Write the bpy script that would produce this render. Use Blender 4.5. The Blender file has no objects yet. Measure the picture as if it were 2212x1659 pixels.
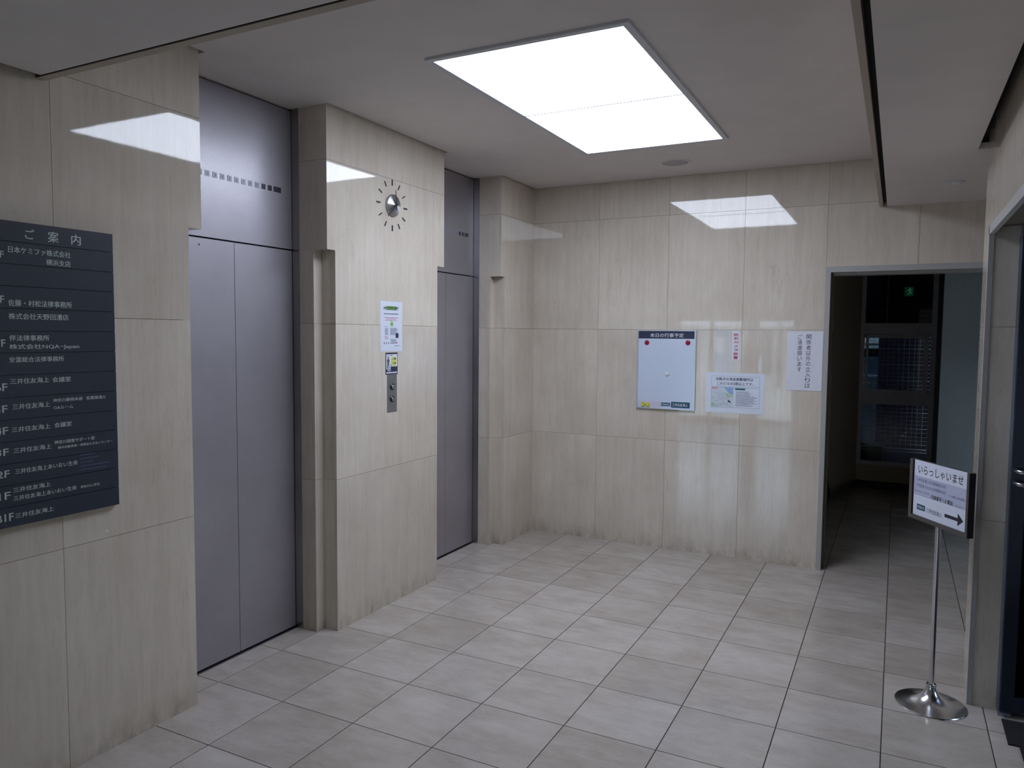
import bpy, bmesh, math, random
from mathutils import Vector, Matrix
random.seed(7)
SC = bpy.context.scene
COL = SC.collection

# ---------------------------------------------------------------- camera, world, exposure
cam_d = bpy.data.cameras.new('camera')
cam = bpy.data.objects.new('camera', cam_d)
COL.objects.link(cam)
cam.location = (2.40104, -5.68413, 1.65185)
cam.rotation_euler = (math.radians(86.26885), math.radians(-0.48027), math.radians(27.22837))
cam_d.sensor_width = 36.0
cam_d.sensor_fit = 'HORIZONTAL'
cam_d.lens = 1618.135 / 2212 * 36.0
cam_d.clip_start = 0.05
cam_d.clip_end = 100
SC.camera = cam

SKY_STRENGTH = 7.5
PANEL_STRENGTH = 9.4
world = bpy.data.worlds.new('world')
SC.world = world
world.use_nodes = True
wn = world.node_tree
wn.nodes.clear()
wo = wn.nodes.new('ShaderNodeOutputWorld')
wb = wn.nodes.new('ShaderNodeBackground')
wb.inputs[0].default_value = (0.74, 0.85, 1.0, 1)
wb.inputs[1].default_value = SKY_STRENGTH
wn.links.new(wb.outputs[0], wo.inputs[0])

SC.view_settings.view_transform = 'Standard'
SC.view_settings.look = 'None'
SC.view_settings.exposure = 0.0
SC.view_settings.gamma = 1.0
SC.view_settings.use_curve_mapping = False

# ---------------------------------------------------------------- dimensions
XF = -0.3128          # face of the left piers
YB = -0.0175          # face of the back wall
H = 2.857             # main ceiling
ZS = 2.534            # lower soffits
XD = -0.557           # lift door plane
XR = 2.742            # face of the right wall
TX, TY = 0.4, 0.40564  # floor tile
JZ = (0.0, 0.850, 1.705, 2.572)
CB = 3.40             # corridor back wall

# ---------------------------------------------------------------- materials
def lin(c):
    c = c / 255.0
    return c / 12.92 if c <= 0.04045 else ((c + 0.055) / 1.055) ** 2.4

def rgb(r, g, b):
    return (lin(r), lin(g), lin(b), 1)

class NT:
    def __init__(self, name):
        self.m = bpy.data.materials.new(name)
        self.m.use_nodes = True
        self.t = self.m.node_tree
        self.b = self.t.nodes['Principled BSDF']
    def n(self, typ, **kw):
        nd = self.t.nodes.new(typ)
        for k, v in kw.items():
            setattr(nd, k, v)
        return nd
    def l(self, a, b):
        self.t.links.new(a, b)
    def mapped(self, scale, offset_random=True, space='pos'):
        g = self.n('ShaderNodeNewGeometry')
        src = g.outputs['Position']
        if offset_random:
            oi = self.n('ShaderNodeObjectInfo')
            mul = self.n('ShaderNodeMath', operation='MULTIPLY')
            mul.inputs[1].default_value = 37.0
            self.l(oi.outputs['Random'], mul.inputs[0])
            add = self.n('ShaderNodeVectorMath', operation='ADD')
            self.l(src, add.inputs[0])
            self.l(mul.outputs[0], add.inputs[1])
            src = add.outputs[0]
        mp = self.n('ShaderNodeMapping')
        mp.inputs['Scale'].default_value = scale
        self.l(src, mp.inputs[0])
        return mp.outputs[0]
    def noise(self, vec, scale, detail=4, rough=0.5, dist=0.0):
        nd = self.n('ShaderNodeTexNoise')
        nd.inputs['Scale'].default_value = scale
        nd.inputs['Detail'].default_value = detail
        nd.inputs['Roughness'].default_value = rough
        nd.inputs['Distortion'].default_value = dist
        self.l(vec, nd.inputs['Vector'])
        return nd.outputs['Fac']
    def ramp(self, fac, stops):
        r = self.n('ShaderNodeValToRGB')
        el = r.color_ramp.elements
        el[0].position, el[0].color = stops[0]
        el[1].position, el[1].color = stops[-1]
        for p, c in stops[1:-1]:
            e = el.new(p)
            e.color = c
        self.l(fac, r.inputs[0])
        return r.outputs[0]
    def mix(self, fac, a, b, mode='MIX'):
        x = self.n('ShaderNodeMix', data_type='RGBA', blend_type=mode)
        for i, v in ((0, fac), (6, a), (7, b)):
            if isinstance(v, (int, float, tuple)):
                x.inputs[i].default_value = v
            else:
                self.l(v, x.inputs[i])
        return x.outputs[2]

def simple(name, col, rough=0.6, metal=0.0, var=0.06, scale=30, spec=0.5, emit=None, bump=0.0, ior=1.5):
    t = NT(name)
    b = t.b
    v = t.mapped((1, 1, 1), False)
    f = t.noise(v, scale, 5, 0.6)
    lo = tuple(c * (1 - var) for c in col[:3]) + (1,)
    hi = tuple(min(1, c * (1 + var)) for c in col[:3]) + (1,)
    t.l(t.ramp(f, [(0.3, lo), (0.7, hi)]), b.inputs['Base Color'])
    b.inputs['Roughness'].default_value = rough
    b.inputs['Metallic'].default_value = metal
    b.inputs['Specular IOR Level'].default_value = spec
    b.inputs['IOR'].default_value = ior
    if emit:
        b.inputs['Emission Color'].default_value = emit[:3] + (1,)
        b.inputs['Emission Strength'].default_value = emit[3]
    if bump:
        bp = t.n('ShaderNodeBump')
        bp.inputs['Strength'].default_value = bump
        bp.inputs['Distance'].default_value = 0.002
        t.l(f, bp.inputs['Height'])
        t.l(bp.outputs[0], b.inputs['Normal'])
    return t.m

def stone_wall():
    """polished cream limestone slabs: fine vertical veins, cloudy mottling"""
    t = NT('polished_cream_stone')
    b = t.b
    v = t.mapped((1, 1, 1), True)
    cloud = t.noise(v, 2.2, 5, 0.55)
    base = t.ramp(cloud, [(0.25, (0.62, 0.555, 0.47, 1)), (0.75, (0.745, 0.68, 0.59, 1))])
    vs = t.mapped((26, 26, 1.6), True)
    streak = t.noise(vs, 1.0, 4, 0.6)
    base = t.mix(0.40, base, t.ramp(streak, [(0.35, (0.84, 0.82, 0.79, 1)), (0.6, (1.02, 1.02, 1.02, 1))]), 'MULTIPLY')
    # thin wandering vertical veins
    vv = t.mapped((7.0, 7.0, 0.75), True)
    vein = t.noise(vv, 1.0, 7, 0.62, 0.35)
    band = t.ramp(vein, [(0.492, (1, 1, 1, 1)), (0.5, (0.60, 0.56, 0.50, 1)), (0.508, (1, 1, 1, 1))])
    gate = t.ramp(t.noise(t.mapped((3, 3, 2.2), True), 1.3, 3, 0.6), [(0.48, (0, 0, 0, 1)), (0.62, (1, 1, 1, 1))])
    base = t.mix(gate, base, t.mix(0.34, base, band, 'MULTIPLY'))
    fine = t.noise(t.mapped((60, 60, 9), True), 1.0, 5, 0.75)
    base = t.mix(0.5, base, t.ramp(fine, [(0.30, (0.86, 0.845, 0.82, 1)), (0.55, (1.0, 1.0, 1.0, 1))]), 'MULTIPLY')
    hair = t.noise(t.mapped((16, 16, 1.1), True), 1.0, 6, 0.7, 0.3)
    base = t.mix(0.5, base, t.ramp(hair, [(0.594, (1, 1, 1, 1)), (0.60, (0.70, 0.66, 0.61, 1)), (0.606, (1, 1, 1, 1))]), 'MULTIPLY')
    # grime along the floor
    g = t.n('ShaderNodeNewGeometry')
    sp = t.n('ShaderNodeSeparateXYZ')
    t.l(g.outputs['Position'], sp.inputs[0])
    mr = t.n('ShaderNodeMapRange')
    mr.inputs[1].default_value = 0.0
    mr.inputs[2].default_value = 0.13
    mr.inputs[3].default_value = 0.8
    mr.inputs[4].default_value = 0.0
    t.l(sp.outputs[2], mr.inputs[0])
    dn = t.ramp(t.noise(t.mapped((9, 9, 5), False), 1.4, 5, 0.7), [(0.38, (0, 0, 0, 1)), (0.75, (1, 1, 1, 1))])
    mu = t.n('ShaderNodeMath', operation='MULTIPLY')
    t.l(mr.outputs[0], mu.inputs[0])
    t.l(dn, mu.inputs[1])
    base = t.mix(mu.outputs[0], base, (0.21, 0.18, 0.13, 1))
    # soft per slab tone
    oi = t.n('ShaderNodeObjectInfo')
    tone = t.ramp(oi.outputs['Random'], [(0, (0.95, 0.95, 0.95, 1)), (1, (1.03, 1.03, 1.03, 1))])
    base = t.mix(1.0, base, tone, 'MULTIPLY')
    t.l(base, b.inputs['Base Color'])
    rr = t.n('ShaderNodeMapRange')
    rr.inputs[3].default_value = 0.02
    rr.inputs[4].default_value = 0.05
    t.l(cloud, rr.inputs[0])
    t.l(rr.outputs[0], b.inputs['Roughness'])
    b.inputs['IOR'].default_value = 1.62
    bp = t.n('ShaderNodeBump')
    bp.inputs['Strength'].default_value = 0.012
    bp.inputs['Distance'].default_value = 0.01
    t.l(t.noise(t.mapped((1, 1, 1), True), 9, 2, 0.4), bp.inputs['Height'])
    t.l(bp.outputs[0], b.inputs['Normal'])
    return t.m

def stone_floor():
    t = NT('honed_cream_floor_stone')
    b = t.b
    v = t.mapped((1, 1.7, 1), True)
    cloud = t.noise(v, 3.5, 6, 0.62)
    base = t.ramp(cloud, [(0.28, (0.43, 0.385, 0.345, 1)), (0.72, (0.56, 0.52, 0.485, 1))])
    st = t.noise(t.mapped((5, 16, 1), True), 1.2, 6, 0.7, 0.2)
    base = t.mix(0.45, base, t.ramp(st, [(0.3, (0.80, 0.76, 0.71, 1)), (0.62, (1.03, 1.03, 1.03, 1))]), 'MULTIPLY')
    fine = t.noise(t.mapped((1, 1, 1), True), 70, 4, 0.7)
    base = t.mix(0.35, base, t.ramp(fine, [(0.3, (0.86, 0.85, 0.84, 1)), (0.6, (1, 1, 1, 1))]), 'MULTIPLY')
    spot = t.noise(t.mapped((1, 1, 1), False), 11, 4, 0.6)
    base = t.mix(t.ramp(spot, [(0.735, (0, 0, 0, 1)), (0.78, (0.6, 0.6, 0.6, 1))]), base, (0.2, 0.17, 0.14, 1))
    oi = t.n('ShaderNodeObjectInfo')
    tone = t.ramp(oi.outputs['Random'], [(0, (0.90, 0.885, 0.87, 1)), (0.5, (0.99, 0.98, 0.975, 1)), (1, (1.06, 1.06, 1.065, 1))])
    base = t.mix(1.0, base, tone, 'MULTIPLY')
    t.l(base, b.inputs['Base Color'])
    rr = t.n('ShaderNodeMapRange')
    rr.inputs[3].default_value = 0.10
    rr.inputs[4].default_value = 0.22
    t.l(cloud, rr.inputs[0])
    t.l(rr.outputs[0], b.inputs['Roughness'])
    b.inputs['IOR'].default_value = 1.5
    return t.m

def steel(name, col, rough, grain=(420, 420, 420), bump=0.10, aniso=0.0, metal=1.0, radial=False, coat=0.0):
    t = NT(name)
    b = t.b
    v = t.mapped((1, 1, 1), False)
    cl = t.noise(v, 1.6, 4, 0.6)
    lo = tuple(c * 0.90 for c in col) + (1,)
    hi = tuple(min(1, c * 1.10) for c in col) + (1,)
    t.l(t.ramp(cl, [(0.3, lo), (0.7, hi)]), b.inputs['Base Color'])
    b.inputs['Metallic'].default_value = metal
    b.inputs['Roughness'].default_value = rough
    b.inputs['Anisotropic'].default_value = aniso
    if coat:
        b.inputs['Coat Weight'].default_value = 1.0
        b.inputs['Coat Roughness'].default_value = coat
        b.inputs['Coat IOR'].default_value = 1.5
    if radial:
        tg = t.n('ShaderNodeTangent', direction_type='RADIAL', axis='X')
        t.l(tg.outputs[0], b.inputs['Tangent'])
        b.inputs['Anisotropic Rotation'].default_value = 0.25
    g = t.noise(t.mapped(grain, False), 1.0, 2, 0.5)
    bp = t.n('ShaderNodeBump')
    bp.inputs['Strength'].default_value = bump
    bp.inputs['Distance'].default_value = 0.001
    t.l(g, bp.inputs['Height'])
    t.l(bp.outputs[0], b.inputs['Normal'])
    if coat:
        t.l(bp.outputs[0], b.inputs['Coat Normal'])
    return t.m

M = {}
M['wall'] = stone_wall()
M['floor'] = stone_floor()
M['grout'] = simple('dark_joint', (0.40, 0.35, 0.30), 0.9)
M['floor_joint'] = simple('dark_floor_joint', (0.045, 0.038, 0.034), 0.9)
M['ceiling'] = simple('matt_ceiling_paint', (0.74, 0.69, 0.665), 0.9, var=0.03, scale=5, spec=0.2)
M['bulkhead'] = simple('shaded_stained_bulkhead', (0.50, 0.43, 0.36), 0.8, var=0.05, scale=6, spec=0.2)  # brown of stains plus light only from below, put into the colour
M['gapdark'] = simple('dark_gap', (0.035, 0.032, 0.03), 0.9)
M['steel'] = steel('vibration_steel', (0.40, 0.385, 0.425), 0.50, (260, 260, 260), 0.50, metal=0.75, coat=0.10)
M['steel_frame'] = steel('hairline_steel', (0.40, 0.39, 0.40), 0.30, (500, 500, 8), 0.06)
M['chrome'] = steel('brushed_chrome', (0.62, 0.62, 0.64), 0.20, (200, 200, 6), 0.03)
M['chrome_radial'] = steel('spun_steel', (0.50, 0.50, 0.51), 0.36, (300, 300, 300), 0.02, 0.9, radial=True)
M['frame_paint'] = simple('grey_frame_paint', (0.40, 0.40, 0.39), 0.45, var=0.03)
M['frame_brown'] = simple('brown_reveal_paint', (0.13, 0.105, 0.08), 0.6)
M['lightframe'] = simple('white_lamp_frame', (0.62, 0.64, 0.68), 0.5, var=0.02)
M['diffuser'] = simple('lamp_diffuser', (0.9, 0.9, 0.9), 0.5, var=0.01, emit=(0.82, 0.90, 1.075, PANEL_STRENGTH))
M['speaker'] = simple('grey_speaker_grille', (0.62, 0.60, 0.62), 0.7)
M['white'] = simple('white_paper', (0.74, 0.76, 0.84), 0.55, var=0.02)
M['laminate'] = simple('laminated_white_sheet', (0.70, 0.75, 0.86), 0.18, var=0.02)
M['board'] = simple('white_enamel', (0.60, 0.68, 0.82), 0.12, var=0.02, scale=3)
M['boardband'] = simple('greyish_board_strip', (0.58, 0.58, 0.70), 0.3, var=0.02)
M['alu'] = steel('satin_aluminium', (0.72, 0.75, 0.78), 0.30, (200, 200, 20), 0.03)
M['navy'] = simple('navy_print', (0.026, 0.034, 0.082), 0.4, var=0.03)
M['dirboard'] = simple('slate_blue_board', (0.021, 0.029, 0.050), 0.42, var=0.06, scale=4)
M['dirtext'] = simple('pale_lettering', (0.52, 0.60, 0.60), 0.5, var=0.02)
M['dirdim'] = simple('faded_blue_lettering', (0.075, 0.085, 0.19), 0.5, var=0.02)
M['black'] = simple('black_print', (0.018, 0.018, 0.03), 0.5, var=0.02)
M['ink'] = simple('dark_ink', (0.03, 0.035, 0.085), 0.5, var=0.02)
M['midink'] = simple('grey_blue_ink', (0.13, 0.14, 0.24), 0.5, var=0.02)
M['paleband'] = simple('pale_lilac_print', (0.50, 0.50, 0.64), 0.5, var=0.02)
M['redink'] = simple('crimson_print', (0.48, 0.02, 0.07), 0.5, var=0.02)
M['red'] = simple('glossy_red_plastic', (0.30, 0.005, 0.035), 0.2, var=0.05)
M['yellow'] = simple('yellow_plastic', (0.60, 0.55, 0.06), 0.4, var=0.12, scale=60)
M['whiteplastic'] = simple('white_plastic', (0.72, 0.74, 0.80), 0.3, var=0.02)
M['teal'] = simple('teal_print', (0.008, 0.075, 0.13), 0.4, var=0.03)
M['greenprint'] = simple('leaf_green_print', (0.20, 0.42, 0.09), 0.5, var=0.15, scale=90)
M['palegreen'] = simple('pale_green_print', (0.45, 0.62, 0.42), 0.5, var=0.2, scale=90)
M['yellowprint'] = simple('lemon_print', (0.72, 0.76, 0.18), 0.5, var=0.03)
M['skyprint'] = simple('pale_blue_map_print', (0.30, 0.45, 0.75), 0.5, var=0.2, scale=60)
M['mapprint'] = simple('map_paper_print', (0.60, 0.68, 0.76), 0.5, var=0.08, scale=80)
M['pinkprint'] = simple('pink_print', (0.70, 0.30, 0.38), 0.5, var=0.1)
M['plate'] = steel('call_plate_steel', (0.42, 0.42, 0.44), 0.38, (300, 300, 20), 0.05)
M['darkbutton'] = simple('dark_button', (0.02, 0.02, 0.028), 0.25)
M['indicator'] = simple('indicator_window', (0.30, 0.32, 0.40), 0.25, var=0.1)
M['numeral'] = simple('indicator_numeral', (0.16, 0.17, 0.24), 0.4)
M['indicator_dark'] = simple('dark_indicator_window', (0.045, 0.045, 0.06), 0.25)
M['hallwall'] = simple('hall_wall_paint', (0.15, 0.14, 0.13), 0.8, var=0.04)
M['greywall'] = simple('grey_green_wall_paint', (0.66, 0.77, 0.81), 0.8, var=0.04)
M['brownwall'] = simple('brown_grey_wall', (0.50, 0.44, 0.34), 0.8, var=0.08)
M['baseboard'] = simple('dark_baseboard', (0.02, 0.016, 0.014), 0.5)
M['winframe'] = simple('grey_window_frame', (0.62, 0.62, 0.68), 0.5)
M['darkframe'] = simple('dark_slate_column', (0.05, 0.055, 0.075), 0.5)
M['wire'] = simple('galvanised_wire', (0.13, 0.13, 0.15), 0.6)
M['louver'] = simple('dark_louvre_paint', (0.006, 0.006, 0.010), 1.0, spec=0.0)
M['pavement'] = simple('pavement', (0.42, 0.42, 0.41), 0.9, scale=3)
M['facadelight'] = simple('pale_facade', (0.62, 0.63, 0.64), 0.8, scale=2)
M['facadewarm'] = simple('warm_facade', (0.50, 0.42, 0.36), 0.8, scale=2)
M['facade'] = simple('far_facade', (0.30, 0.31, 0.33), 0.8, scale=2)
M['mat'] = simple('black_mat_pile', (0.008, 0.008, 0.011), 0.95, bump=0.5, scale=300)
M['doorsteel'] = steel('blue_light_tinted_steel', (0.30, 0.35, 0.48), 0.22, (400, 400, 10), 0.04)  # blue tint stands for daylight reflected in the door steel
M['signgrey'] = simple('sign_frame_bronze_grey', (0.13, 0.12, 0.115), 0.4, metal=0.5)
M['signdark'] = simple('sign_side_dark', (0.018, 0.015, 0.018), 0.9, spec=0.1)
M['signpaper'] = simple('sign_panel_white', (0.68, 0.72, 0.84), 0.6, var=0.0, spec=0.2)
M['signband'] = simple('sign_panel_grey_band', (0.48, 0.51, 0.67), 0.6, var=0.0, spec=0.2)
M['exitgreen'] = simple('exit_sign_green', (0.01, 0.16, 0.07), 0.4, emit=(0.01, 0.30, 0.12, 0.03))
M['exitwhite'] = simple('exit_sign_white', (0.2, 0.5, 0.35), 0.4, emit=(0.10, 0.55, 0.35, 0.10))
M['palegreenplastic'] = simple('green_plastic_film', (0.05, 0.30, 0.22), 0.4, var=0.3, scale=40)
M['greybin'] = simple('blue_grey_bin', (0.05, 0.07, 0.085), 0.5)
M['carblue'] = simple('pale_blue_car_paint', (0.22, 0.42, 0.66), 0.3, var=0.2)
M['carglass'] = simple('car_window_tint', (0.05, 0.10, 0.16), 0.2)
M['carpale'] = simple('pale_shutter_paint', (0.45, 0.60, 0.66), 0.5)

def glass(name, tint, rough=0.0):
    t = NT(name)
    b = t.b
    tr = t.n('ShaderNodeBsdfTransparent')
    tr.inputs[0].default_value = tint
    gl = t.n('ShaderNodeBsdfGlossy')
    gl.inputs['Roughness'].default_value = rough
    fr = t.n('ShaderNodeFresnel')
    fr.inputs[0].default_value = 1.5
    mx = t.n('ShaderNodeMixShader')
    t.l(fr.outputs[0], mx.inputs[0])
    t.l(tr.outputs[0], mx.inputs[1])
    t.l(gl.outputs[0], mx.inputs[2])
    t.l(mx.outputs[0], t.t.nodes['Material Output'].inputs[0])
    return t.m
M['glass'] = glass('window_glass', (0.85, 0.90, 0.92, 1))
M['darkglass'] = glass('tinted_glass', (0.22, 0.24, 0.27, 1))

# ---------------------------------------------------------------- helpers
def link(name, me, mat, parent=None):
    o = bpy.data.objects.new(name, me)
    if mat is not None and len(me.materials) == 0:
        me.materials.append(M[mat] if isinstance(mat, str) else mat)
    COL.objects.link(o)
    if parent is not None:
        o.parent = parent
    return o

def thing(name, label, cat, loc=(0, 0, 0), rot=(0, 0, 0), group=None):
    o = bpy.data.objects.new(name, None)
    o.empty_display_size = 0.05
    COL.objects.link(o)
    o.location = loc
    o.rotation_euler = rot
    o['label'] = label
    o['category'] = cat
    if group:
        o['group'] = group
    return o

def tag(o, label, cat, group=None):
    o['label'] = label
    o['category'] = cat
    if group:
        o['group'] = group
    return o

def struct(o, label=None):
    o['kind'] = 'structure'
    if label:
        o['label'] = label
    return o

class B:
    """collects shapes into one mesh"""
    def __init__(self):
        self.bm = bmesh.new()
    def box(self, x0, x1, y0, y1, z0, z1):
        v = [self.bm.verts.new((x, y, z)) for z in (z0, z1) for y in (y0, y1) for x in (x0, x1)]
        for f in ((0, 2, 3, 1), (4, 5, 7, 6), (0, 1, 5, 4), (2, 6, 7, 3), (0, 4, 6, 2), (1, 3, 7, 5)):
            self.bm.faces.new([v[i] for i in f])
        return self
    def prism(self, pts, axis, c0, c1):
        """polygon pts (a,b) extruded along axis; axis 0: (y,z), 1: (x,z), 2: (x,y)"""
        def P(a, b, c):
            return {0: (c, a, b), 1: (a, c, b), 2: (a, b, c)}[axis]
        lo = [self.bm.verts.new(P(a, b, c0)) for a, b in pts]
        hi = [self.bm.verts.new(P(a, b, c1)) for a, b in pts]
        n = len(pts)
        self.bm.faces.new(lo)
        self.bm.faces.new(list(reversed(hi)))
        for i in range(n):
            j = (i + 1) % n
            self.bm.faces.new([lo[i], hi[i], hi[j], lo[j]])
        return self
    def lathe(self, prof, seg=48, c=(0, 0, 0), axis='z'):
        rings = []
        for r, z in prof:
            ring = []
            for k in range(seg):
                a = 2 * math.pi * k / seg
                u, w = r * math.cos(a), r * math.sin(a)
                p = (c[0] + u, c[1] + w, c[2] + z) if axis == 'z' else (
                    (c[0] + z, c[1] + u, c[2] + w) if axis == 'x' else (c[0] + u, c[1] + z, c[2] + w))
                ring.append(self.bm.verts.new(p))
            rings.append(ring)
        for a, b in zip(rings, rings[1:]):
            for k in range(seg):
                j = (k + 1) % seg
                self.bm.faces.new([a[k], a[j], b[j], b[k]])
        if prof[0][0] > 1e-5:
            self.bm.faces.new(list(reversed(rings[0])))
        flat = prof[0][0] <= 1e-5 and len(prof) == 2 and abs(prof[0][1] - prof[1][1]) < 1e-9
        if prof[-1][0] > 1e-5 and not flat:
            self.bm.faces.new(rings[-1])
        return self
    def tube(self, pts, r, seg=12):
        pts = [Vector(p) for p in pts]
        rings = []
        for i, p in enumerate(pts):
            d = (pts[min(i + 1, len(pts) - 1)] - pts[max(i - 1, 0)]).normalized()
            up = Vector((0, 0, 1)) if abs(d.z) < 0.9 else Vector((1, 0, 0))
            a = d.cross(up).normalized()
            b = d.cross(a).normalized()
            rings.append([self.bm.verts.new(p + a * r * math.cos(2 * math.pi * k / seg) + b * r * math.sin(2 * math.pi * k / seg)) for k in range(seg)])
        for a, b in zip(rings, rings[1:]):
            for k in range(seg):
                j = (k + 1) % seg
                self.bm.faces.new([a[k], a[j], b[j], b[k]])
        self.bm.faces.new(list(reversed(rings[0])))
        self.bm.faces.new(rings[-1])
        return self
    def mesh(self, name, smooth=False, bevel=0.0):
        if bevel:
            bmesh.ops.bevel(self.bm, geom=list(self.bm.edges), offset=bevel, segments=2, affect='EDGES', clamp_overlap=True)
        bmesh.ops.remove_doubles(self.bm, verts=list(self.bm.verts), dist=1e-6)
        bmesh.ops.recalc_face_normals(self.bm, faces=list(self.bm.faces))
        me = bpy.data.meshes.new(name)
        self.bm.to_mesh(me)
        self.bm.free()
        if smooth:
            for p in me.polygons:
                p.use_smooth = True
            try:
                me.set_sharp_from_angle(angle=math.radians(35))
            except Exception:
                pass
        return me
    def obj(self, name, mat, parent=None, smooth=False, bevel=0.0):
        return link(name, self.mesh(name, smooth, bevel), mat, parent)

def box(name, mat, x0, x1, y0, y1, z0, z1, parent=None, bevel=0.0):
    return B().box(x0, x1, y0, y1, z0, z1).obj(name, mat, parent, bevel=bevel)

def text_mesh(s, bold=0.0, spacing=1.0, align='LEFT', line=1.0):
    # boldness is made by a second, slightly shifted copy of the glyphs
    cu = bpy.data.curves.new('lettering', 'FONT')
    cu.body = s
    cu.size = 1.0
    cu.space_character = spacing
    cu.space_line = line
    cu.align_x = align
    cu.resolution_u = 2
    cu.fill_mode = 'FRONT'
    tmp = bpy.data.objects.new('tmp', cu)
    COL.objects.link(tmp)
    dg = bpy.context.evaluated_depsgraph_get()
    me = bpy.data.meshes.new_from_object(tmp.evaluated_get(dg))
    bpy.data.objects.remove(tmp)
    bpy.data.curves.remove(cu)
    me.materials.clear()
    return me

def text_fit(name, s, mat, parent, plane, c, a0, a1, z0, z1, bold=0.012, keep=False, line=1.0, align='LEFT'):
    """lettering scaled into the rectangle a0..a1 (y on an x plane, x on a y plane, x on 'local') by z0..z1"""
    me = text_mesh(s, bold, 1.0, align, line)
    xs = [v.co.x for v in me.vertices]
    ys = [v.co.y for v in me.vertices]
    if not xs:
        return None
    mx, my = min(xs), min(ys)
    sx = (a1 - a0) / max(1e-6, max(xs) - mx)
    sy = (z1 - z0) / max(1e-6, max(ys) - my)
    for v in me.vertices:
        a = a0 + (v.co.x - mx) * sx
        z = z0 + (v.co.y - my) * sy
        v.co = (c, a, z) if plane == 0 else (a, c, z)
    if bold > 0.009:
        bm = bmesh.new()
        bm.from_mesh(me)
        ret = bmesh.ops.duplicate(bm, geom=list(bm.verts) + list(bm.edges) + list(bm.faces))
        vs_ = [g_ for g_ in ret['geom'] if isinstance(g_, bmesh.types.BMVert)]
        d = bold * 2.2 * (sx + sy) / 2
        o_ = 0.00012
        bmesh.ops.translate(bm, verts=vs_, vec=(o_, d, -d * 0.4) if plane == 0 else (d, -o_, -d * 0.4))
        bm.to_mesh(me)
        bm.free()
    me.name = name
    return link(name, me, mat, parent)

# ================================================================ FLOOR
mat_poly = [(2.862, -1.895), (2.862, -2.125), (2.900, -2.125), (2.900, -3.6), (4.4, -3.6), (4.4, -1.895)]
floor = box('floor', 'floor_joint', -2.4, 4.6, -9.4, 3.6, -0.08, -0.004)
struct(floor, 'cream stone tile floor with thin dark joints')
g = 0.0021
tile_me = B().box(g, TX - g, g, TY - g, -0.003, 0.0).mesh('floor_tile')
tile_me.materials.append(M['floor'])
def in_room(cx, cy):
    return True
for j in range(-10, 9):
    for i in range(-2, 8):
        x0, y0 = i * TX, j * TY
        if y0 > CB - 0.02:
            continue
        if y0 > YB + 0.05 and x0 < 1.5:
            continue
        if y0 < -3.9 and x0 < -0.5 or (y0 < -3.6 and i > 7):
            continue
        if x0 < -0.7 and not (-3.5 < y0 + TY and y0 < -0.4):
            pass
        o = bpy.data.objects.new('tile', tile_me)
        COL.objects.link(o)
        o.parent = floor
        o.location = (x0, y0, 0)
rest = B()
for j in range(-23, 9):
    for i in range(-6, 11):
        x0, y0 = i * TX, j * TY
        inside = (-10 <= j < 9 and -2 <= i < 8)
        if inside and not (y0 < -3.9 and x0 < -0.5):
            continue
        if j >= -10 and i < -2:
            continue
        if y0 > YB:
            continue
        rest.box(x0 + g, x0 + TX - g, y0 + g, y0 + TY - g, -0.003, 0.0)
o = rest.obj('outlying_tiles', 'floor', floor)
o['kind'] = 'stuff'

# ================================================================ LEFT WALL (three stone clad piers between the lifts)
XC = XF - 0.0205
CORE_X = -0.86
RX = -0.4075      # face of the rebate strip
HN = 2.100        # top of the rebates
GAP = 0.0008

def slab_face(yz, parent, x=XF, t=0.02):
    return B().prism(yz, 0, x - t, x).obj('stone_slab', 'wall', parent)

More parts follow.
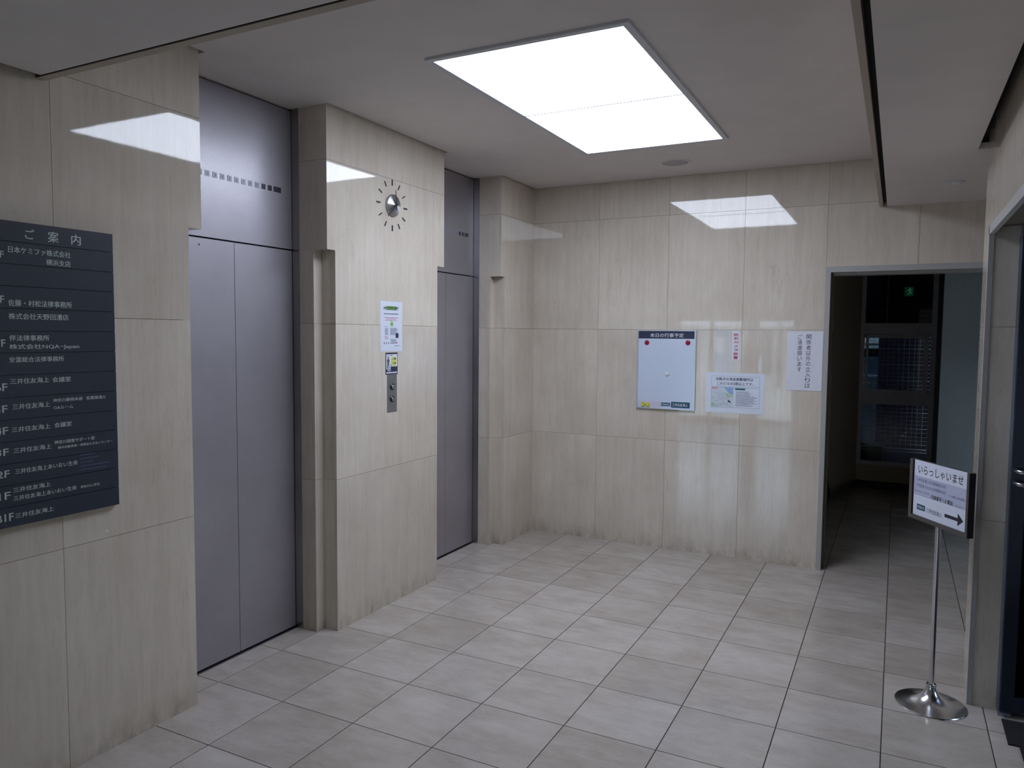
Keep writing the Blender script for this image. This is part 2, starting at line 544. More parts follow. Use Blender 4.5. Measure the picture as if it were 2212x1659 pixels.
def pier(core_mesh_parent, y0, y1, n0, n1, ysplit=()):
    """y0/y1 upper edges, n0/n1 lower edges (rebated) or None"""
    P = core_mesh_parent
    l0 = y0 if n0 is None else n0
    l1 = y1 if n1 is None else n1
    rows = list(zip((JZ[0], JZ[1], JZ[2], JZ[3]), (JZ[1], JZ[2], JZ[3], H + 0.03)))
    cuts = [None] + list(ysplit) + [None]
    for a, b in zip(cuts, cuts[1:]):
        for k, (za, zb) in enumerate(rows):
            za += GAP if k else 0.0
            zb -= GAP
            lo_low = l0 if a is None else a + GAP
            lo_up = y0 if a is None else a + GAP
            hi_low = l1 if b is None else b - GAP
            hi_up = y1 if b is None else b - GAP
            if k < 2:
                pts = [(lo_low, za), (hi_low, za), (hi_low, zb), (lo_low, zb)]
            elif k == 2:
                pts = [(lo_low, za), (hi_low, za), (hi_low, HN)]
                if hi_up != hi_low:
                    pts.append((hi_up, HN))
                pts += [(hi_up, zb), (lo_up, zb)]
                if lo_up != lo_low:
                    pts.append((lo_up, HN))
                pts.append((lo_low, HN))
                if lo_up == lo_low:
                    pts.pop()
                    pts.append((lo_low, HN))
            else:
                pts = [(lo_up, za), (hi_up, za), (hi_up, zb), (lo_up, zb)]
            slab_face(pts, P)
    # returns of the pier into the lift recesses
    for (up, low, s, has) in ((y0, n0, 1, n0 is not None), (y1, n1, -1, n1 is not None)):
        if not has:
            continue
        for k, (za, zb) in enumerate(rows):
            za += GAP if k else 0.0
            zb -= GAP
            segs = [(za, zb)]
            if k == 2:
                segs = [(za, HN), (HN, zb)]
            for sa, sb in segs:
                xhi = RX - 0.02 if sb <= HN + 1e-6 else XF - 0.02
                B().box(-0.505, xhi, *sorted((up, up + s * 0.02)), sa, sb).obj('stone_slab', 'wall', P)
        for k, (za, zb) in enumerate(((0.0, JZ[1] - GAP), (JZ[1] + GAP, JZ[2] - GAP), (JZ[2] + GAP, HN))):
            # strip facing the lobby inside the rebate, and the rebate's side
            B().box(RX - 0.02, RX, *sorted((up, low + s * 0.02)), za, zb).obj('stone_slab', 'wall', P)
            B().box(RX, XF - 0.02, *sorted((low, low + s * 0.02)), za, zb).obj('stone_slab', 'wall', P)
        # underside of the stone above the rebate
        B().box(RX, XF - 0.02, *sorted((up + s * 0.02, low + s * 0.02)), HN, HN + 0.02).obj('stone_slab', 'wall', P)

core = B()
# the backing: pier cores and shaft wall behind the doors
for (a, b, la, lb) in ((-4.68, -3.392, -4.68, -3.46), (-2.5446, -1.4304, -2.48, -1.512), (-0.58, 0.12, -0.5185, 0.12)):
    core.box(CORE_X, RX - 0.021, a, b, 0, H + 0.05)
    core.box(RX - 0.021, XC, la, lb, 0, HN + 0.0205)
    core.box(RX - 0.021, XC, a, b, HN + 0.0205, H + 0.05)
core.box(-1.0, CORE_X, -4.68, 0.12, 0, H + 0.05)
wl = core.obj('wall_left', 'grout')
struct(wl, 'left wall of polished cream stone piers around two lifts')
pier(wl, -4.70, -3.372, None, -3.440, (-4.018,))
pier(wl, -2.5646, -1.4104, -2.500, -1.492)
pier(wl, -0.600, YB, -0.5385, None)

# ================================================================ BACK WALL
OX, OZ = 1.9386, 2.142
cb = B()
cb.prism([(-1.0, 0), (OX, 0), (OX, OZ), (3.4, OZ), (3.4, 3.0), (-1.0, 3.0)], 1, YB + 0.0205, YB + 0.14)
wbk = cb.obj('wall_back', 'grout')
struct(wbk, 'back wall of polished cream stone slabs with a passage opening at right')
xs = [XF, 0.26, 0.822, 1.383, 1.9386, 2.5, 3.06, 3.4]
rows = [(0, JZ[1]), (JZ[1], JZ[2]), (JZ[2], JZ[3]), (JZ[3], H + 0.03)]
for i in range(len(xs) - 1):
    for k, (za, zb) in enumerate(rows):
        if xs[i] >= OX - 1e-4:
            if zb <= OZ:
                continue
            za = max(za, OZ)
        a = xs[i] + (GAP if i else 0)
        o = box('stone_slab', 'wall', a, xs[i + 1] - GAP, YB, YB + 0.02, za + (GAP if k else 0), zb - GAP, wbk)

# passage opening frame
tr = B().box(OX, 1.970, YB - 0.006, YB + 0.16, 0, OZ).box(1.970, 3.4, YB - 0.006, YB + 0.16, 2.105, OZ).obj('trim_1', 'frame_paint')
struct(tr, 'pale grey painted frame of the passage opening')
box('reveal', 'frame_brown', 1.970, 1.984, YB + 0.05, YB + 0.16, 0, 2.105, tr)
box('reveal', 'frame_paint', 1.984, 3.4, YB + 0.05, YB + 0.16, 2.088, 2.105, tr)

# ================================================================ RIGHT WALL: stub pier, then the entrance opening
RY0, RY1 = -1.803, -1.53
wr = B().box(XR + 0.0205, 3.4, RY0 + 0.0205, RY1 - 0.0205, 0, 3.0).box(XR + 0.0205, 3.4, -3.62, RY0 + 0.0205, 2.16, 3.0) \
        .box(XR + 0.0205, 3.4, -9.2, -3.62, 0, 3.0).box(3.3, 3.4, RY1 - 0.0205, 0.12, 0, 3.0).obj('wall_right', 'grout')
struct(wr, 'right wall: cream stone pier and head of the entrance opening')
for k, (za, zb) in enumerate(rows):
    za += GAP if k else 0
    box('stone_slab', 'wall', XR, XR + 0.02, RY0, RY1, za, zb - GAP, wr)
    if za < 2.14:
        box('stone_slab', 'wall', XR + 0.02, 2.852, RY0, RY0 + 0.02, za, min(2.14, zb - GAP), wr)
    box('stone_slab', 'wall', XR + 0.02, 3.3, RY1 - 0.02, RY1, za, zb - GAP, wr)
for a, b in ((-2.7, RY0), (-3.62, -2.7)):
    box('stone_slab', 'wall', XR, XR + 0.02, a + GAP, b - GAP, 2.14, JZ[3] - GAP, wr)
    box('stone_slab', 'wall', XR, XR + 0.02, a + GAP, b - GAP, JZ[3] + GAP, H, wr)
for a, b in ((-4.6, -3.62), (-5.6, -4.6), (-6.6, -5.6), (-7.6, -6.6), (-8.6, -7.6)):
    for k, (za, zb) in enumerate(rows):
        box('stone_slab', 'wall', XR, XR + 0.02, a + GAP, b - GAP, za + (GAP if k else 0), zb - GAP, wr)
tr2 = B().box(XR - 0.005, XR + 0.014, RY0 - 0.005, RY0 + 0.02, 0, 2.14).box(XR - 0.005, XR + 0.014, -3.62, RY0 + 0.02, 2.105, 2.145).obj('trim_2', 'frame_paint')
struct(tr2, 'thin grey metal edge trim around the entrance opening')
box('soffit_lining', 'frame_brown', XR + 0.02, 3.4, -3.62, RY0, 2.14, 2.16, tr2)
# vestibule shell beyond the opening
vs = B().box(3.4, 4.6, RY0, RY0 + 0.12, 0, 2.6).box(2.852, 3.4, RY0 + 0.001, RY0 + 0.02, 0, 2.14).box(3.4, 4.6, -3.74, -3.62, 0, 2.6).box(3.4, 4.6, -3.74, RY0 + 0.12, 2.5, 2.6).obj('wall_vestibule', 'hallwall')
struct(vs, 'walls of the entrance vestibule at right')
w2 = B().box(4.52, 4.58, -3.62, RY0, 0, 0.12).box(4.52, 4.58, -3.62, RY0, 2.38, 2.5).box(4.5, 4.6, -3.62, -2.42, 0.12, 2.38).box(4.5, 4.6, -2.42, RY0, 0.12, 0.7).box(4.5, 4.6, -2.42, RY0, 1.6, 2.38)  # solid panels added across the glazing to cut its daylight
for y in (-3.62, -3.02, -2.42, -1.863):
    w2.box(4.52, 4.58, y, y + 0.06, 0.12, 2.38)
w2 = w2.obj('window_2', 'winframe')
struct(w2, 'street front of the vestibule, glazing narrowed by added panels')
for y in (-3.56, -2.96, -2.36):
    box('pane', 'glass', 4.545, 4.553, y, y + 0.5, 0.12, 2.38, w2)

# ================================================================ FRONT (behind the camera): hall and glazed street front
wf = B().box(-2.4, -1.0, -4.68, -4.53, 0, 3.0).box(-2.4, -2.3, -9.2, -4.68, 0, 3.0).box(-2.4, 4.6, -9.3, -9.2, 2.0, 3.0) \
       .box(-2.4, -1.54, -9.3, -9.2, 0, 2.0).box(0.72, 4.6, -9.3, -9.2, 0, 2.0).obj('wall_front', 'hallwall')
struct(wf, 'hall walls toward the street')
w3 = B()
for xa, xb in ((-1.54, -1.48), (-0.90, -0.82), (-0.26, 0.04), (0.66, 0.72)):
    w3.box(xa, xb, -9.28, -9.22, 0, 2.0)
w3.box(-1.48, 0.66, -9.28, -9.22, 0, 0.08).box(-1.48, 0.66, -9.28, -9.22, 1.96, 2.0)
w3 = w3.obj('window_3', 'winframe')
struct(w3, 'glazed street entrance')
for xa, xb in ((-1.48, -0.90), (-0.82, -0.26), (0.04, 0.66)):
    box('pane', 'glass', xa, xb, -9.254, -9.246, 0.08, 1.96, w3)
st = box('street_pavement', 'pavement', -20, 30, -32, -9.42, -0.12, -0.02)
tag(st, 'grey street pavement outside the glazed entrance', 'pavement')
for (x0, x1, y1, h, mat, lab) in ((-16, -6.5, -20, 4.2, 'facade', 'grey building at the left across the street'),
                                  (-6.2, -1.2, -21, 2.7, 'facadelight', 'pale low building across the street'),
                                  (-1.0, 3.2, -20.5, 2.4, 'facadewarm', 'low warm grey shop across the street'),
                                  (3.6, 14, -21, 3.6, 'facade', 'grey building at the right across the street')):
    t = thing('street_building', lab, 'building', ((x0 + x1) / 2, y1, -0.02), group=None)
    w = (x1 - x0) / 2
    B().box(-w, w, -3, 0, 0, h).obj('facade', mat, t)
    n = max(2, int((x1 - x0) / 1.1))
    for k in range(n):
        xa = -w + (k + 0.15) * (2 * w / n)
        B().box(xa, xa + 1.4 * w / n, 0, 0.05, 0.4, 1.9).obj('shop_window', 'darkframe' if k % 2 else 'carblue', t)
    B().box(-w, w, 0, 0.5, 2.05, 2.15).obj('awning', 'whiteplastic', t)
    for k in range(n):
        xa = -w + (k + 0.2) * (2 * w / n)
        B().box(xa, xa + 0.8 * w / n, 0.05, 0.12, 0.5 + 0.3 * (k % 3), 1.0 + 0.35 * (k % 3)).obj('shop_board', 'whiteplastic', t)
# ================================================================ CEILINGS
FY0, FY1 = -4.064, -4.033        # flange of the near bulkhead
FX0, FX1 = 2.257, 2.280          # flange of the right bulkhead
SX = 2.303                       # edge of the right soffit
ce = B()
GR = 0.013
ce.box(XF + GR, FX0 + 0.012, FY1 - 0.012, YB - 0.005, H, H + 0.03)
# tongues reaching into the lift recesses
ce.box(-0.60, XF + GR, -3.372 + 0.025, -2.5646, H, H + 0.03)
ce.box(-0.60, XF + GR, -1.4104 + 0.025, -0.600, H, H + 0.03)
ceil = ce.obj('ceiling', 'ceiling')
struct(ceil, 'flat off white ceiling of the lift lobby')
box('gap_shade_lining', 'gapdark', -1.0, 2.5, -4.7, 0.12, H + 0.04, H + 0.07, ceil)
# bulkheads dropping from the ceiling (a thin flange edge, a shadow gap, then the lower soffit)
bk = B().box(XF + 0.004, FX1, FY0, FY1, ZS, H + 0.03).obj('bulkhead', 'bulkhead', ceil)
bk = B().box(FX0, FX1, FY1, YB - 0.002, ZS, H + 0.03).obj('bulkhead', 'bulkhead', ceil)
box('gap_shade_lining', 'gapdark', -0.42, SX + 0.01, FY0 - 0.07, FY0, ZS + 0.030, ZS + 0.04, ceil)
box('gap_shade_lining', 'gapdark', FX1, SX + 0.01, FY0 - 0.01, YB, ZS + 0.03, ZS + 0.04, ceil)
# dark strips on the flange sides, painting the shade inside the gap
box('gap_shade_lining', 'gapdark', XF + 0.004, FX1, FY0 - 0.003, FY0, ZS + 0.002, ZS + 0.03, ceil)
box('gap_shade_lining', 'gapdark', FX1, FX1 + 0.003, FY0, YB - 0.001, ZS + 0.002, ZS + 0.03, ceil)
# near soffit and right soffit
so = B().box(-0.265, 2.700, -9.2, FY0 - 0.013, ZS, ZS + 0.03).box(SX, 2.700, FY0 - 0.013, RY1, ZS, ZS + 0.03) \
        .box(SX, 3.3, RY1, YB, ZS, ZS + 0.03)
so.box(-2.3, -0.265, -9.2, -4.70, ZS, ZS + 0.03)
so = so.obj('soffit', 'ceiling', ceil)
box('gap_shade_lining', 'gapdark', -0.4, -0.2, -4.7, -4.02, ZS + 0.05, ZS + 0.06, ceil)
box('gap_shade_lining', 'gapdark', 2.69, XR, -9.2, RY1, ZS + 0.09, ZS + 0.1, ceil)
# roof slab closing everything above
roof = box('trim_3', 'gapdark', -2.4, 4.6, -9.3, 3.9, 3.0, 3.12)
struct(roof, 'structural slab above the ceiling')

# ================================================================ LIFT ENTRANCES
def leaf_mesh():
    b = B()
    b.box(-0.028, 0.0, 0.0015, 0.4005, 0.012, 2.100)
    return b.mesh('door_leaf')
leaf = leaf_mesh()
leaf.materials.append(M['steel'])

def lift(y0, y1, label, flip=False):
    yc = (y0 + y1) / 2
    t = thing('elevator', label, 'elevator', (XD, yc, 0))
    w = (y1 - y0) / 2
    def bx(name, mat, a, b, c, d, e, f, bev=0.0):
        return box(name, mat, a - XD, b - XD, c - yc, d - yc, e, f, t, bev)
    l1 = link('door_leaf', leaf, None, t)
    l1.location = (0, -0.402, 0)
    l2 = link('door_leaf', leaf, None, t)
    l2.location = (0, 0, 0)
    if not flip:
        B().lathe([(0.0045, 0.0), (0.0045, 0.0008)], 16, (0.0, 0.19, 2.068), 'x').obj('key_hole', 'darkbutton', l1)
    bx('transom_panel', 'steel', XD - 0.028, XD, y0 + 0.002, y1 - 0.002, 2.108, H - 0.012)
    bx('backing', 'gapdark', XD - 0.06, XD - 0.035, y0, y1, 0.0, H)
    bx('door_sill', 'steel_frame', XD - 0.035, XD + 0.012, y0, y1, -0.004, 0.004)
    for a, b in ((y0 - 0.004, y0 + 0.0015), (y1 - 0.0015, y1 + 0.004)):
        bx('jamb_frame', 'steel_frame', XD + 0.003, -0.505, a, b, 0, H)
    # row of floor numbers above the door, travel arrows and a display
    p = B().box(XD, XD + 0.0012, 0, 0, 0, 0)
    names = ['B1', '1', '2', '3', '4', '5', '6', '7', '8', '9']
    y = 0.3465 if True else 0
    disp = bx('position_display', 'indicator_dark', XD, XD + 0.0015, yc + 0.271, yc + 0.323, 2.397, 2.425)
    for k, s in enumerate(['▲', '▼']):
        c = yc + 0.2435 - 0.0445 * k
        f = bx('arrow_lamp', 'indicator_dark', XD, XD + 0.0015, c - 0.0135, c + 0.0135, 2.397, 2.424)
        text_fit('arrow', s, 'black', f, 0, 0.0018, c - yc - 0.007, c - yc + 0.007, 2.404, 2.417)
    for k, s in enumerate(reversed(names)):
        c = yc + 0.2435 - 0.0445 * (k + 2)
        f = bx('floor_lamp_window', 'indicator', XD, XD + 0.0015, c - 0.0135, c + 0.0135, 2.397, 2.424)
        text_fit('numeral', s, 'numeral', f, 0, 0.0018, c - yc - 0.005, c - yc + 0.005, 2.402, 2.419)
    return t
lift(-3.372, -2.5646, 'nearer lift with closed two-leaf brushed steel doors and tall steel transom')
lift(-1.4104, -0.600, 'farther lift with closed steel doors beside the back wall', True)

# ================================================================ CEILING LAMP
t = thing('ceiling_light', 'large flush rectangular ceiling light with two glowing white panels', 'light', (0.98, -1.93, H))
fr = B()
x0, x1, y0, y1 = 0.514, 1.444, -2.876, -0.984
zz = H - 0.012
for a in ((x0, 0.5435, y0, y1), (1.4135, x1, y0, y1), (0.5435, 1.4135, y0, -2.847), (0.5435, 1.4135, -1.012, y1), (0.5435, 1.4135, -1.944, -1.932)):
    fr.box(a[0] - 0.98, a[1] - 0.98, a[2] + 1.93, a[3] + 1.93, -0.012, 0.0)
fr.obj('frame', 'lightframe', t)
for a, b in ((-2.847, -1.944), (-1.932, -1.012)):
    B().box(0.5445 - 0.98, 1.4125 - 0.98, a + 0.001 + 1.93, b - 0.001 + 1.93, -0.009, -0.001).obj('diffuser', 'diffuser', t, bevel=0.002)

# ceiling loudspeaker
t = thing('ceiling_speaker', 'round flat grey loudspeaker set in the ceiling behind the light', 'speaker', (0.985, -0.482, H))
B().lathe([(0.088, 0.0), (0.088, -0.004), (0.094, -0.009), (0.103, -0.006), (0.107, 0.0)], 48).obj('rim', 'ceiling', t, True)
gm = B().lathe([(0.0, -0.0065), (0.05, -0.006), (0.087, -0.003)], 48)
gm.obj('grille', 'speaker', t, True)
holes = B()
for ring in range(1, 8):
    n = ring * 7
    for k in range(n):
        a = 2 * math.pi * k / n
        r = ring * 0.0115
        holes.lathe([(0.0018, -0.0072), (0.0018, -0.006)], 6, (r * math.cos(a), r * math.sin(a), 0))
hh = holes.obj('perforation', 'gapdark', t)
hh['kind'] = 'stuff'
t = thing('smoke_detector', 'small shallow white detector on the lower soffit near the passage', 'detector', (2.661, -0.735, ZS))
B().lathe([(0.046, 0.0), (0.046, -0.003), (0.040, -0.007)], 32).obj('base', 'lightframe', t, True)
B().lathe([(0.026, -0.007), (0.022, -0.012)], 24).obj('sensor', 'whiteplastic', t, True)

# ================================================================ CLOCK
CY, CZ = -1.988, 2.4175
t = thing('wall_clock', 'wall clock with round spun steel centre and twelve loose black hour marks', 'clock', (XF, CY, CZ))
bar = {}
def mark_mesh(r0, r1, w):
    return B().box(0.0, 0.0045, -w / 2, w / 2, r0, r1).mesh('hour_mark')
big = mark_mesh(0.117, 0.151, 0.0075)
small = mark_mesh(0.117, 0.150, 0.0052)
for me in (big, small):
    me.materials.append(M['black'])
for k in range(12):
    o = link('hour_mark', big if k % 3 == 0 else small, None, t)
    o.rotation_euler = (-math.radians(30 * k), 0, 0)
B().lathe([(0.0, 0.0), (0.060, 0.0), (0.064, 0.003), (0.064, 0.015), (0.0615, 0.018), (0.030, 0.0235), (0.0, 0.029)], 64, (0, 0, 0), 'x').obj('dial', 'chrome_radial', t, True)
def hand(name, ang, length, tail, w, x):
    m = B()
    m.prism([(-w / 2, -tail), (w / 2, -tail), (w / 2, 0.022), (w * 0.22, length), (-w * 0.22, length), (-w / 2, 0.022)], 0, x, x + 0.0022)
    o = m.obj(name, 'black', t)
    o.rotation_euler = (-math.radians(ang), 0, 0)
hand('hour_hand', -5, 0.088, 0.030, 0.009, 0.032)
hand('minute_hand', 229, 0.116, 0.012, 0.008, 0.036)
B().lathe([(0.005, 0.030), (0.005, 0.041)], 20, (0, 0, 0), 'x').obj('hub', 'black', t, True)

# ================================================================ CALL BUTTONS AND NOTICES ON THE MIDDLE PIER
t = thing('call_button_plate', 'narrow steel lift call plate with two dark round buttons between the lifts', 'button panel', (XF, -1.994, 1.295))
B().box(0, 0.003, -0.048, 0.048, -0.113, 0.113).obj('plate', 'plate', t, bevel=0.0008)
for z in (0.039, -0.035):
    r = B().lathe([(0.0, 0.003), (0.019, 0.003), (0.020, 0.006), (0.017, 0.009), (0.013, 0.009), (0.013, 0.006), (0.0, 0.006)], 32, (0, 0.0, z), 'x').obj('button_ring', 'darkbutton', t, True)
    B().lathe([(0.0115, 0.005), (0.0115, 0.0105), (0.010, 0.0125), (0.0, 0.0125)], 24, (0, 0.0, z), 'x').obj('button', 'chrome', r, True)
    text_fit('arrow', '▲' if z > 0 else '▼', 'black', r, 0, 0.0128, -0.005, 0.005, z - 0.005, z + 0.005)

def bar0(name, mat, parent, y0, y1, z0, z1, x=0.0012):
    return B().box(0.0, x, y0, y1, z0, z1).obj(name, mat, parent)

py, pz = -1.997, 1.698
t = thing('notice', 'tall white notice with green heading taped above the lift buttons', 'notice', (XF, py, pz))
B().box(0, 0.0008, -0.109, 0.109, -0.1495, 0.1495).obj('sheet', 'laminate', t)
def pl(name, mat, y0, y1, z0, z1, x=0.0012):
    return bar0(name, mat, t, y0 - py, y1 - py, z0 - pz, z1 - pz, x)
pl('heading_band', 'greenprint', -2.050, -1.945, 1.796, 1.820)
rn = random.Random(3)
gl = B()
for k in range(11):
    a = -2.073 + k * 0.0137
    gl.box(0.0012, 0.0016, a - py, a + 0.003 - py, 1.794 - pz, (1.812 + 0.006 * rn.random()) - pz)
    gl.box(0.0012, 0.0016, a + 0.003 - py, a + 0.010 - py, (1.797 + 0.012 * rn.random()) - pz, (1.8115 + 0.004 * rn.random()) - pz)
gl.obj('heading_glyphs', 'ink', t)
def glyph_rows(spec, mat, name, seed=1):
    r = random.Random(seed)
    m = B()
    for (y0, y1, z0, z1) in spec:
        y = y0
        while y < y1 - 0.001:
            w = min(y1 - y, r.uniform(0.004, 0.008))
            hgt = r.uniform(0.6, 1.0) * (z1 - z0)
            m.box(0.0008, 0.0013, y - py, y + w * 0.85 - py, z0 - pz, z0 + hgt - pz)
            y += w
    return m.obj(name, mat, t)
glyph_rows([(-2.071, -1.924, 1.7705, 1.776)], 'ink', 'print_line')
for k_, sp_ in enumerate([(-2.068, -1.928, 1.749, 1.752), (-2.050, -1.953, 1.7415, 1.7445), (-2.063, -1.939, 1.734, 1.737)]):
    glyph_rows([sp_], 'redink', 'print_line', 2 + k_)
B().lathe([(0.0, 0.0011), (0.019, 0.0011)], 24, (0, -1.994 - py, 1.714 - pz), 'x').obj('emblem', 'palegreen', t)
B().lathe([(0.0, 0.0014), (0.010, 0.0014)], 24, (0, -1.994 - py, 1.712 - pz), 'x').obj('emblem_centre', 'greenprint', t)
sp = []
for k in range(6):
    sp.append((-2.062, -2.030, 1.688 - 0.0072 * k - 0.0035, 1.688 - 0.0072 * k))
    sp.append((-2.010, -1.945 + (0.012 if k % 2 else 0), 1.688 - 0.0072 * k - 0.0035, 1.688 - 0.0072 * k))
for k in range(4):
    sp.append((-2.008, -1.955 + 0.01 * (k % 2), 1.622 - 0.0075 * k - 0.0032, 1.622 - 0.0075 * k))
sp.append((-1.968, -1.917, 1.581, 1.584))
for a in (-2.072, -2.052, -2.030):
    sp.append((a, a + 0.006, 1.592, 1.606))
for k_, sp_ in enumerate(sp):
    glyph_rows([sp_], 'ink', 'print_line', 15 + k_)
for k_, sp_ in enumerate([(-2.068, -2.035, 1.633, 1.636), (-2.062, -2.032, 1.623, 1.626), (-2.070, -2.040, 1.697, 1.6995), (-1.950, -1.938, 1.598, 1.606)]):
    glyph_rows([sp_], 'redink', 'print_line', 46 + k_)
pl('blue_box', 'navy', -1.956, -1.926, 1.629, 1.658)

py, pz = -1.9965, 1.475
t = thing('notice', 'small navy and white stair notice with walking figure and yellow disc', 'notice', (XF, py, pz))
B().box(0, 0.0008, -0.061, 0.061, -0.066, 0.066).obj('sheet', 'navy', t)
pl('white_field', 'white', -2.050, -1.941, 1.457, 1.531)
pl('white_field', 'white', -2.050, -2.008, 1.441, 1.457)
B().lathe([(0.0, 0.0015), (0.0295, 0.0015)], 32, (0, -1.976 - py, 1.4885 - pz), 'x').obj('yellow_disc', 'yellowprint', t)
fg = B()
def fp(pts):
    fg.prism([(a - py, b - pz) for a, b in pts], 0, 0.0012, 0.0016)
fg.lathe([(0.0, 0.0016), (0.0058, 0.0016)], 16, (0, -2.031 - py, 1.5105 - pz), 'x')
fp([(-2.037, 1.503), (-2.026, 1.503), (-2.024, 1.478), (-2.038, 1.476)])
fp([(-2.038, 1.479), (-2.030, 1.479), (-2.036, 1.444), (-2.043, 1.444)])
fp([(-2.031, 1.479), (-2.024, 1.479), (-2.019, 1.446), (-2.025, 1.444)])
fp([(-2.037, 1.502), (-2.034, 1.497), (-2.043, 1.483), (-2.047, 1.486)])
fp([(-2.027, 1.502), (-2.024, 1.502), (-2.014, 1.485), (-2.018, 1.483)])
fg.obj('walking_figure', 'navy', t)
text_fit('lettering', '上2階', 'ink', t, 0, 0.0019, -1.997 - py, -1.955 - py, 1.496 - pz, 1.511 - pz, 0.02)
text_fit('lettering', '・', 'ink', t, 0, 0.0019, -1.978 - py, -1.974 - py, 1.488 - pz, 1.4905 - pz)
text_fit('lettering', '下3階', 'ink', t, 0, 0.0019, -1.997 - py, -1.955 - py, 1.469 - pz, 1.484 - pz, 0.02)
text_fit('lettering', '↗', 'ink', t, 0, 0.0019, -2.012 - py, -2.000 - py, 1.459 - pz, 1.470 - pz, 0.02)
glyph_rows([(-2.042, -2.022, 1.521, 1.525), (-2.010, -1.988, 1.521, 1.526)], 'ink', 'print_line', 7)
m = glyph_rows([(-2.037, -2.005, 1.431, 1.439), (-2.050, -1.942, 1.416, 1.426)], 'white', 'print_line', 8)

# ================================================================ FLOOR DIRECTORY
DX = 0.020
DY0, DY1 = -4.275, -3.8035
t = thing('floor_directory', 'dark slate directory board listing tenants by floor, on the nearest pier', 'sign', (XF, 0, 0))
B().box(0, DX - 0.006, DY0, DY1, 0.976, 2.026).obj('backplate', 'dirboard', t)
edges = [2.026, 1.9556, 1.8798, 1.8051, 1.7287, 1.6516, 1.5769, 1.5007, 1.4240, 1.3481, 1.2724, 1.1965, 1.1222, 1.0468, 0.976]
strips = []
for a, b in zip(edges, edges[1:]):
    strips.append(B().box(DX - 0.006, DX, DY0, DY1 - 0.0015, b + 0.0012, a - 0.0012).obj('name_strip', 'dirboard', t))
DIR = [
('ご',-4.131,-4.099,1.971,2.004),('案',-4.052,-4.015,1.968,2.006),('内',-3.968,-3.933,1.968,2.006),
('日本ケミファ株式会社',-4.188,-3.972,1.918,1.940),('横浜支店',-4.061,-3.973,1.886,1.907),
('佐藤・村松法律事務所',-4.194,-3.973,1.737,1.759),('株式会社天野回漕店',-4.194,-3.987,1.692,1.713),
('伴法律事務所',-4.194,-4.059,1.618,1.638),('株式会社NQA−Japan',-4.195,-3.950,1.587,1.607),
('安富総合法律事務所',-4.196,-4.008,1.544,1.563),('9F',-4.234,-4.203,1.898,1.921),('8F',-4.237,-4.207,1.746,1.771),
('7F',-4.239,-4.208,1.598,1.623),('三井住友海上',-4.196,-4.064,1.470,1.489),('会議室',-4.052,-3.985,1.469,1.488),
('6F',-4.245,-4.207,1.448,1.474),('三井住友海上',-4.192,-4.064,1.382,1.401),('神奈川静岡本部',-4.052,-3.943,1.397,1.410),
('営業推進G',-3.928,-3.852,1.397,1.410),('OAルーム',-4.051,-3.979,1.371,1.383),('5F',-4.248,-4.209,1.374,1.399),
('4F',-4.251,-4.209,1.300,1.325),('三井住友海上',-4.197,-4.065,1.304,1.322),('会議室',-4.050,-3.987,1.305,1.323),
('3F',-4.250,-4.210,1.227,1.251),('三井住友海上',-4.193,-4.064,1.231,1.249),('神奈川損害サポート部',-4.052,-3.900,1.244,1.258),
('横浜自動車第一保険金お支払いセンター',-4.040,-3.828,1.226,1.236),('2F',-4.249,-4.209,1.152,1.176),
('三井住友海上あいおい生命',-4.190,-3.968,1.158,1.176),
('#',-3.958,-3.901,1.189,1.196),('#',-3.958,-3.882,1.175,1.183),('#',-3.957,-3.908,1.161,1.168),('#',-3.958,-3.846,1.147,1.155),
('#',-3.958,-3.857,1.133,1.141),('1F',-4.246,-4.209,1.076,1.101),('三井住友海上',-4.199,-4.070,1.095,1.112),
('三井住友海上あいおい生命',-4.198,-3.975,1.066,1.083),('神奈川LC支社',-3.960,-3.884,1.067,1.078),('B1F',-4.257,-4.201,1.000,1.026),
('三井住友海上',-4.195,-4.062,1.004,1.022)]
for s, a, b, z0, z1 in DIR:
    zc = (z0 + z1) / 2
    k = max(i for i in range(14) if edges[i] >= zc)
    if s == '#':
        r = random.Random(int(z0 * 1000))
        m = B()
        y = a
        while y < b:
            w = r.uniform(0.004, 0.006)
            m.box(DX, DX + 0.0005, y, y + w * 0.8, z0 + 0.001, z0 + 0.0055)
            y += w
        m.obj('lettering', 'dirdim', strips[k])
    else:
        text_fit('lettering', s, 'dirtext', strips[k], 0, DX + 0.0008, a, b, z0, z1, 0.014)

# ================================================================ WHITEBOARD AND NOTICES ON THE BACK WALL
t = thing('whiteboard', 'small portrait whiteboard in a silver frame with navy header strip', 'whiteboard', (0, YB, 0))
X0, X1, Z0, Z1 = 0.594, 1.050, 1.092, 1.700
B().box(X0 + 0.008, X1 - 0.008, -0.010, 0.0, Z0 + 0.008, Z1 - 0.008).obj('writing_surface', 'board', t)
f = B().box(X0, X0 + 0.010, -0.018, 0, Z0, Z1).box(X1 - 0.012, X1, -0.018, 0, Z0, Z1)
f.box(X0 + 0.010, X1 - 0.012, -0.018, 0, Z0, Z0 + 0.010).box(X0 + 0.010, X1 - 0.012, -0.018, 0, Z1 - 0.008, Z1)
f.obj('frame', 'alu', t)
B().box(X0 + 0.010, X1 - 0.012, -0.0108, -0.010, 1.635, 1.692).obj('header_strip', 'navy', t)
text_fit('lettering', '本日の行事予定', 'whiteplastic', t, 1, -0.0113, 0.694, 0.954, 1.645, 1.677, 0.01)
B().box(X0 + 0.012, 0.785, -0.0106, -0.010, 1.104, 1.150).obj('lower_strip', 'boardband', t)
a = B().box(0.791, 0.862, -0.0106, -0.010, 1.116, 1.143).obj('name_tag', 'teal', t)
